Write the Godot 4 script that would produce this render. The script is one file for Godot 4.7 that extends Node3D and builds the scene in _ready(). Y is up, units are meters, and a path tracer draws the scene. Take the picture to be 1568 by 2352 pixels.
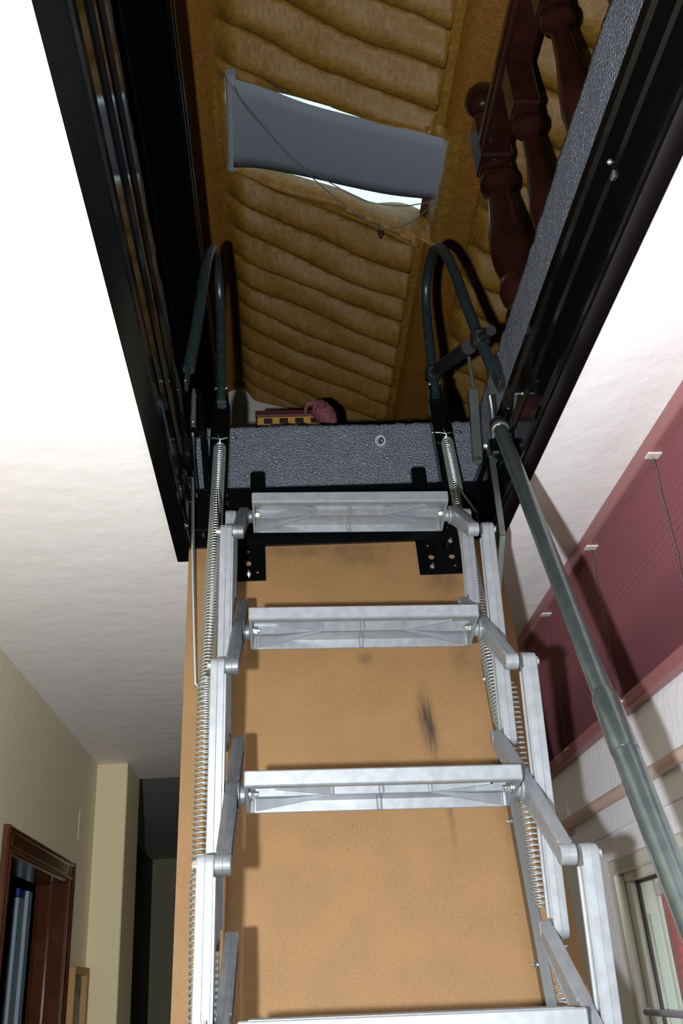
extends Node3D

var sgc := 1
var M := {}
var used := {}

# ---------------------------------------------------------------- naming / tagging
func numbered(n: String) -> String:
	if not used.has(n):
		used[n] = 0
		return n
	used[n] += 1
	return "%s_%03d" % [n, used[n]]

func tag(o: Node, label: String, category: String, group := "", kind := "") -> void:
	if label != "": o.set_meta("label", label)
	if category != "": o.set_meta("category", category)
	if group != "": o.set_meta("group", group)
	if kind != "": o.set_meta("kind", kind)

func thing(called: String, label: String, category: String, at := Vector3.ZERO, group := "") -> Node3D:
	var o := Node3D.new()
	o.name = numbered(called)
	add_child(o)
	o.position = at
	tag(o, label, category, group)
	return o

func world_of(n: Node3D) -> Transform3D:
	var t := Transform3D.IDENTITY
	var p: Node = n
	while p is Node3D and p != self:
		t = (p as Node3D).transform * t
		p = p.get_parent()
	return t

func mesh_of(st: SurfaceTool) -> ArrayMesh:
	st.generate_normals()
	return st.commit()

# a mesh given in world coordinates (xf: where its own coordinates sit in the world)
func place(called: String, mesh: Mesh, mat: Material, parent: Node3D = null, xf := Transform3D.IDENTITY) -> MeshInstance3D:
	var o := MeshInstance3D.new()
	o.mesh = mesh
	o.material_override = mat
	if parent == null:
		o.name = numbered(called)
		add_child(o)
		o.transform = xf
	else:
		o.name = called
		parent.add_child(o, true)
		o.transform = world_of(parent).affine_inverse() * xf
	return o

func part(called: String, st: SurfaceTool, mat: Material, parent: Node3D = null, xf := Transform3D.IDENTITY) -> MeshInstance3D:
	return place(called, mesh_of(st), mat, parent, xf)

func struct(called: String, st: SurfaceTool, mat: Material, label: String, category: String) -> MeshInstance3D:
	var o := part(called, st, mat)
	tag(o, label, category, "", "structure")
	return o

# ---------------------------------------------------------------- shape helpers
func mb() -> SurfaceTool:
	var st := SurfaceTool.new()
	st.begin(Mesh.PRIMITIVE_TRIANGLES)
	return st

func flat(st: SurfaceTool) -> void:
	st.set_smooth_group(-1)

func smooth(st: SurfaceTool) -> void:
	st.set_smooth_group(sgc)
	sgc += 1

# a b c counter-clockwise as seen from outside
func tri(st: SurfaceTool, a: Vector3, b: Vector3, c: Vector3) -> void:
	st.add_vertex(a); st.add_vertex(c); st.add_vertex(b)

func quad(st: SurfaceTool, a: Vector3, b: Vector3, c: Vector3, d: Vector3) -> void:
	tri(st, a, b, c); tri(st, a, c, d)

func face_out(st: SurfaceTool, p: Array, c: Vector3) -> void:
	var m := Vector3.ZERO
	for v in p: m += v
	m /= p.size()
	var n: Vector3 = (p[1] - p[0]).cross(p[2] - p[0])
	var rev: bool = n.dot(m - c) < 0
	for i in range(1, p.size() - 1):
		if rev: tri(st, p[0], p[i + 1], p[i])
		else: tri(st, p[0], p[i], p[i + 1])

# box with chamfered edges
func box(st: SurfaceTool, c: Vector3, s: Vector3, ch := 0.0, b := Basis.IDENTITY) -> void:
	flat(st)
	var h := s * 0.5
	var e := minf(ch, minf(h.x, minf(h.y, h.z)) * 0.9)
	var P := func(x: float, y: float, z: float) -> Vector3: return c + b * Vector3(x, y, z)
	for ax in 3:
		for sg in [-1.0, 1.0]:
			var u := (ax + 1) % 3
			var w := (ax + 2) % 3
			var q := []
			for k in [[-1, -1], [1, -1], [1, 1], [-1, 1]]:
				var v := Vector3.ZERO
				v[ax] = sg * h[ax]; v[u] = k[0] * (h[u] - e); v[w] = k[1] * (h[w] - e)
				q.append(c + b * v)
			face_out(st, q, c)
	if e <= 0.0: return
	for ax in 3:
		var u := (ax + 1) % 3
		var w := (ax + 2) % 3
		for su in [-1.0, 1.0]:
			for sw in [-1.0, 1.0]:
				var q := []
				for k in [[-1, 0], [1, 0], [1, 1], [-1, 1]]:
					var v := Vector3.ZERO
					v[ax] = k[0] * (h[ax] - e)
					if k[1] == 0:
						v[u] = su * h[u]; v[w] = sw * (h[w] - e)
					else:
						v[u] = su * (h[u] - e); v[w] = sw * h[w]
					q.append(c + b * v)
				face_out(st, q, c)
	for sx in [-1.0, 1.0]:
		for sy in [-1.0, 1.0]:
			for sz in [-1.0, 1.0]:
				var q := [c + b * Vector3(sx * h.x, sy * (h.y - e), sz * (h.z - e)), c + b * Vector3(sx * (h.x - e), sy * h.y, sz * (h.z - e)), c + b * Vector3(sx * (h.x - e), sy * (h.y - e), sz * h.z)]
				face_out(st, q, c)

func box2(st: SurfaceTool, a: Vector3, d: Vector3, ch := 0.0) -> void:
	box(st, (a + d) * 0.5, (d - a).abs(), ch)

# bar from a to d with section w (along side) x t
func beam(st: SurfaceTool, a: Vector3, d: Vector3, side: Vector3, w: float, t: float, ch := 0.0) -> void:
	var y := (d - a).normalized()
	var x := (side - y * side.dot(y)).normalized()
	var z := x.cross(y)
	box(st, (a + d) * 0.5, Vector3(w, a.distance_to(d), t), ch, Basis(x, y, z))

# rings of equal count; first/last capped
func loft(st: SurfaceTool, rings: Array, is_smooth := false, caps := true, closed := true) -> void:
	var n: int = rings[0].size()
	var c0 := Vector3.ZERO
	var c1 := Vector3.ZERO
	var area := Vector3.ZERO
	var mid: Array = rings[0]
	for i in n:
		c0 += rings[0][i]; c1 += rings[rings.size() - 1][i]
		area += (mid[i] - mid[0]).cross(mid[(i + 1) % n] - mid[0])
	var ccw: bool = area.dot(c1 - c0) > 0
	if is_smooth: smooth(st)
	else: flat(st)
	for r in rings.size() - 1:
		var a: Array = rings[r]
		var b: Array = rings[r + 1]
		for i in (n if closed else n - 1):
			var j := (i + 1) % n
			if ccw: quad(st, a[i], a[j], b[j], b[i])
			else: quad(st, a[j], a[i], b[i], b[j])
	if not caps: return
	flat(st)
	for e in 2:
		var R: Array = rings[0] if e == 0 else rings[rings.size() - 1]
		var nn := area.normalized()
		var ux: Vector3 = nn.cross(Vector3(0.31, 0.87, 0.39)).normalized()
		var uy := nn.cross(ux)
		var poly := PackedVector2Array()
		for v in R: poly.append(Vector2((v - R[0]).dot(ux), (v - R[0]).dot(uy)) * 1000.0)
		var idx := Geometry2D.triangulate_polygon(poly)
		if idx.size() == 0:
			for i in range(1, n - 1): idx.append_array([0, i, i + 1])
		var outn := (c0 - c1) if e == 0 else (c1 - c0)
		for i in range(0, idx.size(), 3):
			var p: Vector3 = R[idx[i]]
			var q: Vector3 = R[idx[i + 1]]
			var s: Vector3 = R[idx[i + 2]]
			if (q - p).cross(s - p).dot(outn) >= 0: tri(st, p, q, s)
			else: tri(st, p, s, q)

func extrude(st: SurfaceTool, poly: Array, a: Vector3, d: Vector3, ux: Vector3, uy: Vector3) -> void:
	var r0 := []
	var r1 := []
	for p in poly:
		r0.append(a + ux * p.x + uy * p.y)
		r1.append(d + ux * p.x + uy * p.y)
	loft(st, [r0, r1])

func tube(st: SurfaceTool, path: Array, rad, sides := 12, caps := true) -> void:
	var n := path.size()
	var t0: Vector3 = (path[1] - path[0]).normalized()
	var up := Vector3.UP if absf(t0.y) < 0.9 else Vector3.RIGHT
	var nx := t0.cross(up).normalized()
	var rings := []
	for i in n:
		var t: Vector3 = (path[mini(i + 1, n - 1)] - path[maxi(i - 1, 0)]).normalized()
		nx = (nx - t * nx.dot(t)).normalized()
		var ny := t.cross(nx)
		var r: float = rad[i] if rad is Array else rad
		var ring := []
		for k in sides:
			var an := TAU * k / sides
			ring.append(path[i] + nx * cos(an) * r + ny * sin(an) * r)
		rings.append(ring)
	loft(st, rings, true, caps)

# prof: [[radius, height], ...] along axis
func lathe(st: SurfaceTool, prof: Array, base: Vector3, axis: Vector3, sides := 20, sm := true) -> void:
	var t := axis.normalized()
	var nx := t.cross(Vector3.UP if absf(t.y) < 0.9 else Vector3.RIGHT).normalized()
	var ny := t.cross(nx)
	var rings := []
	for p in prof:
		var ring := []
		for k in sides:
			var an := TAU * k / sides
			ring.append(base + t * p[1] + (nx * cos(an) + ny * sin(an)) * maxf(p[0], 0.00005))
		rings.append(ring)
	loft(st, rings, sm)

func curve(pts: Array, per := 8) -> Array:
	var out := []
	for i in pts.size() - 1:
		var p0: Vector3 = pts[maxi(i - 1, 0)]
		var p1: Vector3 = pts[i]
		var p2: Vector3 = pts[i + 1]
		var p3: Vector3 = pts[mini(i + 2, pts.size() - 1)]
		for k in per:
			out.append(p1.cubic_interpolate(p2, p0, p3, float(k) / per))
	out.append(pts[pts.size() - 1])
	return out

# hull round circles [y, z, r] lofted through layers [x, offset]
func hull(st: SurfaceTool, circles: Array, layers: Array, seg := 26) -> void:
	var pts := PackedVector2Array()
	for c in circles:
		for k in seg:
			pts.append(Vector2(c[0] + c[2] * cos(TAU * k / seg), c[1] + c[2] * sin(TAU * k / seg)))
	var h := Geometry2D.convex_hull(pts)
	h.remove_at(h.size() - 1)
	var n := h.size()
	var nor := []
	for i in n:
		var e1 := (h[i] - h[(i + n - 1) % n]).normalized()
		var e2 := (h[(i + 1) % n] - h[i]).normalized()
		var d := (e1 + e2).normalized()
		nor.append(Vector2(d.y, -d.x))
	var cen := Vector2.ZERO
	for p in h: cen += p
	cen /= n
	if nor[0].dot(h[0] - cen) < 0:
		for i in n: nor[i] = -nor[i]
	var rings := []
	for L in layers:
		var r := []
		for i in n:
			var q: Vector2 = h[i] + nor[i] * L[1]
			r.append(Vector3(L[0], q.x, q.y))
		rings.append(r)
	loft(st, rings)

func cyl(st: SurfaceTool, a: Vector3, d: Vector3, r: float, sides := 20, ch := 0.0008) -> void:
	var L := a.distance_to(d)
	lathe(st, [[r - ch, 0], [r, ch], [r, L - ch], [r - ch, L]], a, d - a, sides, false)

func hexbolt(st: SurfaceTool, at: Vector3, axis: Vector3, r: float, h: float, stub := 0.0) -> void:
	lathe(st, [[r * 1.35, 0], [r * 1.35, h * 0.2]], at, axis, 16, false)
	lathe(st, [[r, h * 0.2], [r, h * 0.85], [r * 0.85, h]], at, axis, 6, false)
	if stub > 0: lathe(st, [[r * 0.5, h], [r * 0.5, h + stub * 0.8], [r * 0.35, h + stub]], at, axis, 10, false)

func helix(a: Vector3, d: Vector3, R: float, pitch: float, per := 12) -> Array:
	var t := (d - a).normalized()
	var nx := t.cross(Vector3.RIGHT).normalized()
	var ny := t.cross(nx)
	var L := a.distance_to(d)
	var n := int(L / pitch * per)
	var out := []
	for i in n + 1:
		var f := float(i) / n
		var rr := R * minf(1.0, minf(f, 1.0 - f) * L / (pitch * 2.0) * 0.5 + 0.5)
		var an := TAU * i / per
		out.append(a.lerp(d, f) + (nx * cos(an) + ny * sin(an)) * rr)
	return out

# ---------------------------------------------------------------- materials
func ntex(freq: float, lo: Color, hi: Color, oct := 4, size := 512, sd := 1, p0 := 0.25, p1 := 0.75) -> NoiseTexture2D:
	var n := FastNoiseLite.new()
	n.seed = sd
	n.noise_type = FastNoiseLite.TYPE_SIMPLEX_SMOOTH
	n.frequency = freq
	n.fractal_octaves = oct
	var g := Gradient.new()
	g.offsets = PackedFloat32Array([p0, p1])
	g.colors = PackedColorArray([lo, hi])
	var t := NoiseTexture2D.new()
	t.width = size; t.height = size
	t.seamless = true
	t.noise = n
	t.color_ramp = g
	t.normalize = true
	return t

func nbump(freq: float, oct := 4, strength := 6.0, sd := 2, size := 512) -> NoiseTexture2D:
	var n := FastNoiseLite.new()
	n.seed = sd
	n.noise_type = FastNoiseLite.TYPE_SIMPLEX_SMOOTH
	n.frequency = freq
	n.fractal_octaves = oct
	var t := NoiseTexture2D.new()
	t.width = size; t.height = size
	t.seamless = true
	t.noise = n
	t.as_normal_map = true
	t.bump_strength = strength
	return t

func mat(col: Color, rough: float, metal := 0.0, tex: Texture2D = null, nrm: Texture2D = null, scale := 1.0, nscale := 1.0) -> StandardMaterial3D:
	var m := StandardMaterial3D.new()
	m.albedo_color = col
	m.roughness = rough
	m.metallic = metal
	if tex or nrm:
		m.uv1_triplanar = true
		m.uv1_world_triplanar = true
		m.uv1_scale = Vector3.ONE * scale
	if tex: m.albedo_texture = tex
	if nrm:
		m.normal_enabled = true
		m.normal_texture = nrm
		m.normal_scale = nscale
	return m

func C8(r: float, g: float, b: float) -> Color:
	return Color(r / 255.0, g / 255.0, b / 255.0)

func make_materials() -> void:
	var white := Color.WHITE
	M.ceil = mat(C8(240, 236, 236), 0.62, 0.0, null, nbump(0.012, 5, 5.0, 3), 1.6, 0.26)
	M.beige = mat(C8(226, 214, 182), 0.5, 0.0, null, nbump(0.06, 3, 4.0, 4), 3.0, 0.5)
	M.beige2 = mat(C8(230, 213, 170), 0.6, 0.0, null, nbump(0.03, 3, 3.0, 5), 3.0, 0.3)
	M.wallw = mat(C8(232, 231, 236), 0.6, 0.0, null, nbump(0.03, 3, 3.0, 6), 3.0, 0.3)
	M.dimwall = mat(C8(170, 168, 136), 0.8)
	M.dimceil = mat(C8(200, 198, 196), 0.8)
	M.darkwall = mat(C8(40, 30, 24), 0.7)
	M.gable = mat(C8(196, 194, 190), 0.85, 0.0, null, nbump(0.05, 3, 3.0, 7), 2.0, 0.4)
	M.floor = mat(C8(58, 42, 32), 0.4)
	M.attfloor = mat(C8(60, 54, 48), 0.8)
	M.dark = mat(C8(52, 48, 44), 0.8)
	M.plaster = mat(white, 0.42, 0.0, ntex(0.09, C8(84, 87, 98), C8(108, 111, 122), 4, 512, 8, 0.3, 0.72), nbump(0.09, 4, 14.0, 9), 4.0, 0.8)
	var pg := Gradient.new()
	pg.offsets = PackedFloat32Array([0.25, 0.66, 0.78, 0.86])
	pg.colors = PackedColorArray([C8(84, 87, 97), C8(103, 107, 117), C8(112, 116, 126), C8(196, 198, 200)])
	(M.plaster.albedo_texture as NoiseTexture2D).color_ramp = pg
	M.steel = mat(C8(7, 8, 9), 0.09)
	M.steel.metallic_specular = 0.42
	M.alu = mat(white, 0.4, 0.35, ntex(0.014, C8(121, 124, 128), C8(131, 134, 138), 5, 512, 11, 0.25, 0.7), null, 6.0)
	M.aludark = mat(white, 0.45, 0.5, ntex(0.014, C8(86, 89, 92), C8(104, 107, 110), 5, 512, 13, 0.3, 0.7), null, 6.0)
	M.zinc = mat(C8(190, 196, 192), 0.25, 0.9)
	M.rim = mat(C8(8, 8, 9), 0.3)
	M.rim.metallic_specular = 0.2
	M.flap = mat(C8(5, 5, 6), 0.85)
	M.flap.metallic_specular = 0.05
	M.zincdark = mat(C8(116, 122, 122), 0.3, 0.9)
	M.spring = mat(C8(172, 178, 178), 0.32, 0.8)
	M.handle = mat(white, 0.32, 0.55, ntex(0.02, C8(40, 50, 54), C8(54, 66, 70), 4, 512, 14, 0.2, 0.8), null, 5.0)
	M.pole = mat(white, 0.3, 0.8, ntex(0.02, C8(84, 95, 95), C8(104, 113, 110), 4, 512, 15, 0.2, 0.8), null, 4.0)
	M.rubber = mat(C8(16, 17, 19), 0.45)
	M.mdfedge = mat(white, 0.75, 0.0, ntex(0.2, C8(122, 90, 54), C8(146, 110, 70), 3, 512, 16), null, 5.0)
	M.foam = mat(white, 0.58, 0.0, ntex(0.03, C8(112, 80, 20), C8(138, 100, 32), 4, 512, 17, 0.2, 0.8), nbump(0.045, 4, 10.0, 18), 2.2, 0.3)
	M.foamflat = mat(white, 0.6, 0.0, ntex(0.03, C8(116, 74, 16), C8(132, 88, 24), 4, 512, 19, 0.2, 0.8), nbump(0.1, 4, 8.0, 20), 2.2, 0.35)
	M.wood = mat(white, 0.22, 0.0, ntex(0.01, C8(36, 16, 12), C8(46, 21, 16), 3, 512, 21), null, 2.0)
	M.doorwood = mat(white, 0.2, 0.0, ntex(0.01, C8(66, 34, 18), C8(80, 42, 22), 3, 512, 22), null, 2.0)
	M.blindgrey = mat(C8(122, 128, 136), 0.8)
	M.rollergrey = mat(C8(140, 144, 150), 0.5)
	M.cord = mat(C8(92, 92, 92), 0.7)
	M.maroon = mat(C8(124, 72, 80), 0.7)
	M.maroonrail = mat(C8(148, 96, 98), 0.45)
	M.pvc = mat(C8(214, 210, 196), 0.35)
	M.pinkrod = mat(C8(206, 178, 166), 0.4)
	M.lilac = mat(C8(176, 170, 186), 0.35)
	M.gasket = mat(C8(60, 58, 48), 0.6)
	M.spacer = mat(C8(196, 206, 190), 0.5)
	M.red = mat(white, 0.8, 0.0, ntex(0.05, C8(176, 62, 50), C8(214, 84, 66), 3, 256, 23), null, 3.0)
	M.clip = mat(C8(206, 200, 190), 0.4)
	M.pine = mat(C8(170, 124, 66), 0.5)
	M.canvas = mat(white, 0.7, 0.0, ntex(0.01, C8(104, 112, 100), C8(168, 160, 150), 4, 256, 24), null, 3.0)
	M.paleboard = mat(C8(150, 166, 176), 0.6)
	M.blue = mat(C8(24, 48, 120), 0.6)
	M.yellow = mat(C8(176, 132, 60), 0.6)
	M.palegreen = mat(C8(172, 172, 122), 0.6)
	M.toyred = mat(C8(70, 24, 24), 0.5)
	M.toydark = mat(C8(38, 26, 22), 0.6)
	M.pinkcloth = mat(white, 0.85, 0.0, ntex(0.04, C8(92, 48, 52), C8(132, 76, 80), 3, 256, 25), null, 6.0)
	M.brown = mat(C8(70, 42, 30), 0.5)
	var g := StandardMaterial3D.new()
	g.transparency = BaseMaterial3D.TRANSPARENCY_ALPHA
	g.albedo_color = Color(0.9, 0.95, 0.95, 0.08)
	g.roughness = 0.02
	M.glass = g
	M.mdf = mdf_material()

# the door sheet: fibre flecks, smudges and the dark scuff streaks it carries
func mdf_material() -> StandardMaterial3D:
	var W := 900
	var H := 1536
	var rng := RandomNumberGenerator.new()
	rng.seed = 77
	var n1 := FastNoiseLite.new()
	n1.seed = 5; n1.frequency = 0.006; n1.fractal_octaves = 4
	var n2 := FastNoiseLite.new()
	n2.seed = 9; n2.frequency = 0.16; n2.fractal_octaves = 2
	var blur := PackedFloat32Array()
	var data := PackedByteArray()
	data.resize(W * H * 3)
	# stains: [u, v, half width, half length, strength]  (metres on the sheet, v down from the top)
	var stains := [[0.452, 0.415, 0.011, 0.05, 0.55], [0.462, 0.44, 0.008, 0.05, 0.5], [0.475, 0.58, 0.006, 0.07, 0.2], [0.35, 0.285, 0.014, 0.012, 0.28], [0.30, 0.02, 0.16, 0.018, 0.2], [0.36, 0.05, 0.06, 0.02, 0.16], [0.55, 0.28, 0.03, 0.05, 0.22], [0.09, 0.10, 0.03, 0.03, 0.3], [0.53, 0.10, 0.04, 0.05, 0.25], [0.11, 0.22, 0.02, 0.04, 0.12], [0.585, 0.62, 0.02, 0.12, 0.12]]
	var su := 0.657 / W
	var sv := 1.12 / H
	for y in H:
		var v := y * sv
		for x in W:
			var u := x * su
			var k := 1.0 + 0.05 * n1.get_noise_2d(x, y) + 0.07 * n2.get_noise_2d(x, y) + rng.randf_range(-0.045, 0.045)
			for s in stains:
				var du: float = (u - s[0]) / s[2]
				var dv: float = (v - s[1]) / s[3]
				var d := du * du + dv * dv
				if d < 4.0:
					k *= 1.0 - s[4] * exp(-d * 1.2) * (0.8 + 0.6 * (n2.get_noise_2d(x * 0.7, y * 0.08) if s[4] > 0.4 else n1.get_noise_2d(x * 3.0, y * 3.0)))
			var i := (y * W + x) * 3
			data[i] = clampi(int(133 * k), 0, 255)
			data[i + 1] = clampi(int(100 * k), 0, 255)
			data[i + 2] = clampi(int(62 * k), 0, 255)
	for f in 900:   # fibres
		var fx := rng.randi_range(4, W - 12)
		var fy := rng.randi_range(4, H - 12)
		var dx := rng.randf_range(-1, 1)
		var dy := rng.randf_range(-1, 1)
		var up := 1.16 if rng.randf() < 0.7 else 0.8
		for s in rng.randi_range(3, 8):
			var i := ((fy + int(dy * s)) * W + fx + int(dx * s)) * 3
			if i < 0 or i + 2 >= data.size(): continue
			for c in 3: data[i + c] = clampi(int(data[i + c] * up), 0, 255)
	var m := StandardMaterial3D.new()
	m.albedo_texture = ImageTexture.create_from_image(Image.create_from_data(W, H, false, Image.FORMAT_RGB8, data))
	m.roughness = 0.7
	return m

# ---------------------------------------------------------------- the scene
const H := 2.35          # corridor ceiling
const FL := -0.18        # corridor floor
const AF := 2.645        # attic floor
const PN := Vector3(0, 0.1726, 0.985)      # hatch door sheet: normal and downward direction
const PD := Vector3(0, -0.985, 0.1726)

func _ready() -> void:
	var cam := Camera3D.new()
	cam.name = "camera"
	cam.transform = Transform3D(Basis(Vector3(0.996958, -0.060474, 0.049168), Vector3(0.030994, 0.88643, 0.461823), Vector3(-0.071512, -0.458894, 0.885608)).orthonormalized(), Vector3(0, 1.5, 0))
	cam.fov = rad_to_deg(2.0 * atan(1176.0 / 2120.0))
	cam.near = 0.02
	add_child(cam)
	cam.current = true

	var we := WorldEnvironment.new()
	we.name = "world_environment"
	var env := Environment.new()
	var sky := Sky.new()
	var sm := ProceduralSkyMaterial.new()
	sm.sky_top_color = Color(0.80, 0.92, 1.0)
	sm.sky_horizon_color = Color(0.97, 1.0, 0.94)
	sm.ground_horizon_color = Color(0.93, 0.97, 0.86)
	sm.ground_bottom_color = Color(0.5, 0.52, 0.46)
	sm.sky_energy_multiplier = 1.3
	sm.ground_energy_multiplier = 1.3
	sm.sun_angle_max = 0.0
	sky.sky_material = sm
	env.background_mode = Environment.BG_SKY
	env.sky = sky
	env.tonemap_mode = Environment.TONE_MAPPER_LINEAR
	env.tonemap_exposure = 1.0
	env.sdfgi_enabled = true
	env.ssao_enabled = true
	env.ssil_enabled = true
	we.environment = env
	add_child(we)

	# the photographer's flash, left of and just below the lens
	var fl := SpotLight3D.new()
	fl.name = "camera_flash"
	fl.position = Vector3(-0.0835, 1.485, -0.014)
	fl.light_color = Color(0.965, 0.985, 1.0)
	fl.basis = cam.basis
	fl.light_energy = 4.3
	fl.light_size = 0.009
	fl.spot_range = 14.0
	fl.spot_attenuation = 2.0
	fl.spot_angle = 62.0
	fl.spot_angle_attenuation = 0.35
	fl.shadow_enabled = true
	add_child(fl)

	make_materials()
	corridor()
	window_side()
	door_side()
	attic_shell()
	hatch_lining()
	hatch_frame()
	hatch_door()
	ladder()
	handles()
	linkages()
	balustrade()
	attic_blind()
	toys()
	pleated_blind()

func corridor() -> void:
	var st := mb()   # ceiling slab with the hatch opening
	box2(st, Vector3(-1.9, H, -4.06), Vector3(-0.195, AF - 0.015, 1.6))
	box2(st, Vector3(0.47, H, -4.06), Vector3(0.768, AF - 0.015, 1.6))
	box2(st, Vector3(-0.195, H, -4.06), Vector3(0.47, AF - 0.015, -1.79))
	box2(st, Vector3(-0.195, H, -0.5), Vector3(0.47, AF - 0.015, 1.6))
	struct("ceiling", st, M.ceil, "white plastered corridor ceiling around the open attic hatch", "ceiling")
	st = mb()
	box2(st, Vector3(-2.9, AF - 0.015, -3.6), Vector3(-0.195, AF, 1.6))
	box2(st, Vector3(0.47, AF - 0.015, -3.6), Vector3(1.4, AF, 1.6))
	box2(st, Vector3(-0.195, AF - 0.015, -3.6), Vector3(0.47, AF, -1.79))
	box2(st, Vector3(-0.195, AF - 0.015, -0.5), Vector3(0.47, AF, 1.6))
	struct("floor_attic", st, M.attfloor, "attic floor above the corridor ceiling", "floor")
	st = mb()
	box2(st, Vector3(-2.6, FL - 0.1, -7.9), Vector3(0.768, FL, 1.6))
	struct("floor", st, M.floor, "corridor floor below the ladder", "floor")
	st = mb()   # left wall with the door opening
	box2(st, Vector3(-0.828, FL, -2.60), Vector3(-0.73, H, 1.6))
	box2(st, Vector3(-0.828, FL, -4.06), Vector3(-0.73, H, -3.33))
	box2(st, Vector3(-0.828, 1.88, -3.33), Vector3(-0.73, H, -2.60))
	var wl := struct("wall_left", st, M.beige, "beige corridor wall left of the ladder with a dark wooden doorway", "wall")
	st = mb()
	box2(st, Vector3(-0.7305, 2.023, -3.462), Vector3(-0.728, 2.13, -3.4595))
	part("scratch", st, M.clip, wl)
	st = mb()
	box2(st, Vector3(-0.74, FL, -4.06), Vector3(-0.612, H, -3.74), 0.004)
	struct("wall_return", st, M.beige2, "narrow pale cream wall return at the end of the corridor", "wall")
	st = mb()
	box2(st, Vector3(-0.87, FL, 1.5), Vector3(0.768, H, 1.6))
	struct("wall_back", st, M.floor, "dark corridor wall behind the camera", "wall")
	st = mb()   # dim space past the corridor
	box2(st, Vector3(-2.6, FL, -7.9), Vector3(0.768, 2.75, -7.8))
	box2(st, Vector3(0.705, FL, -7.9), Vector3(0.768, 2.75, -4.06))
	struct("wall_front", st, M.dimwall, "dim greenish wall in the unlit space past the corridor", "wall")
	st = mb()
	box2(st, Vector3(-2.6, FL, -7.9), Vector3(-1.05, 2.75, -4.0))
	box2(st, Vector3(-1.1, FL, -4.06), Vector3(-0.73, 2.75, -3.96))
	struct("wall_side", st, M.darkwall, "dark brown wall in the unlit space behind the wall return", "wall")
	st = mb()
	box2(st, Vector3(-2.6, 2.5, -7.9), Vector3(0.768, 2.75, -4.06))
	struct("ceiling_far", st, M.dimceil, "dim grey ceiling of the unlit space past the corridor", "ceiling")

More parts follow.
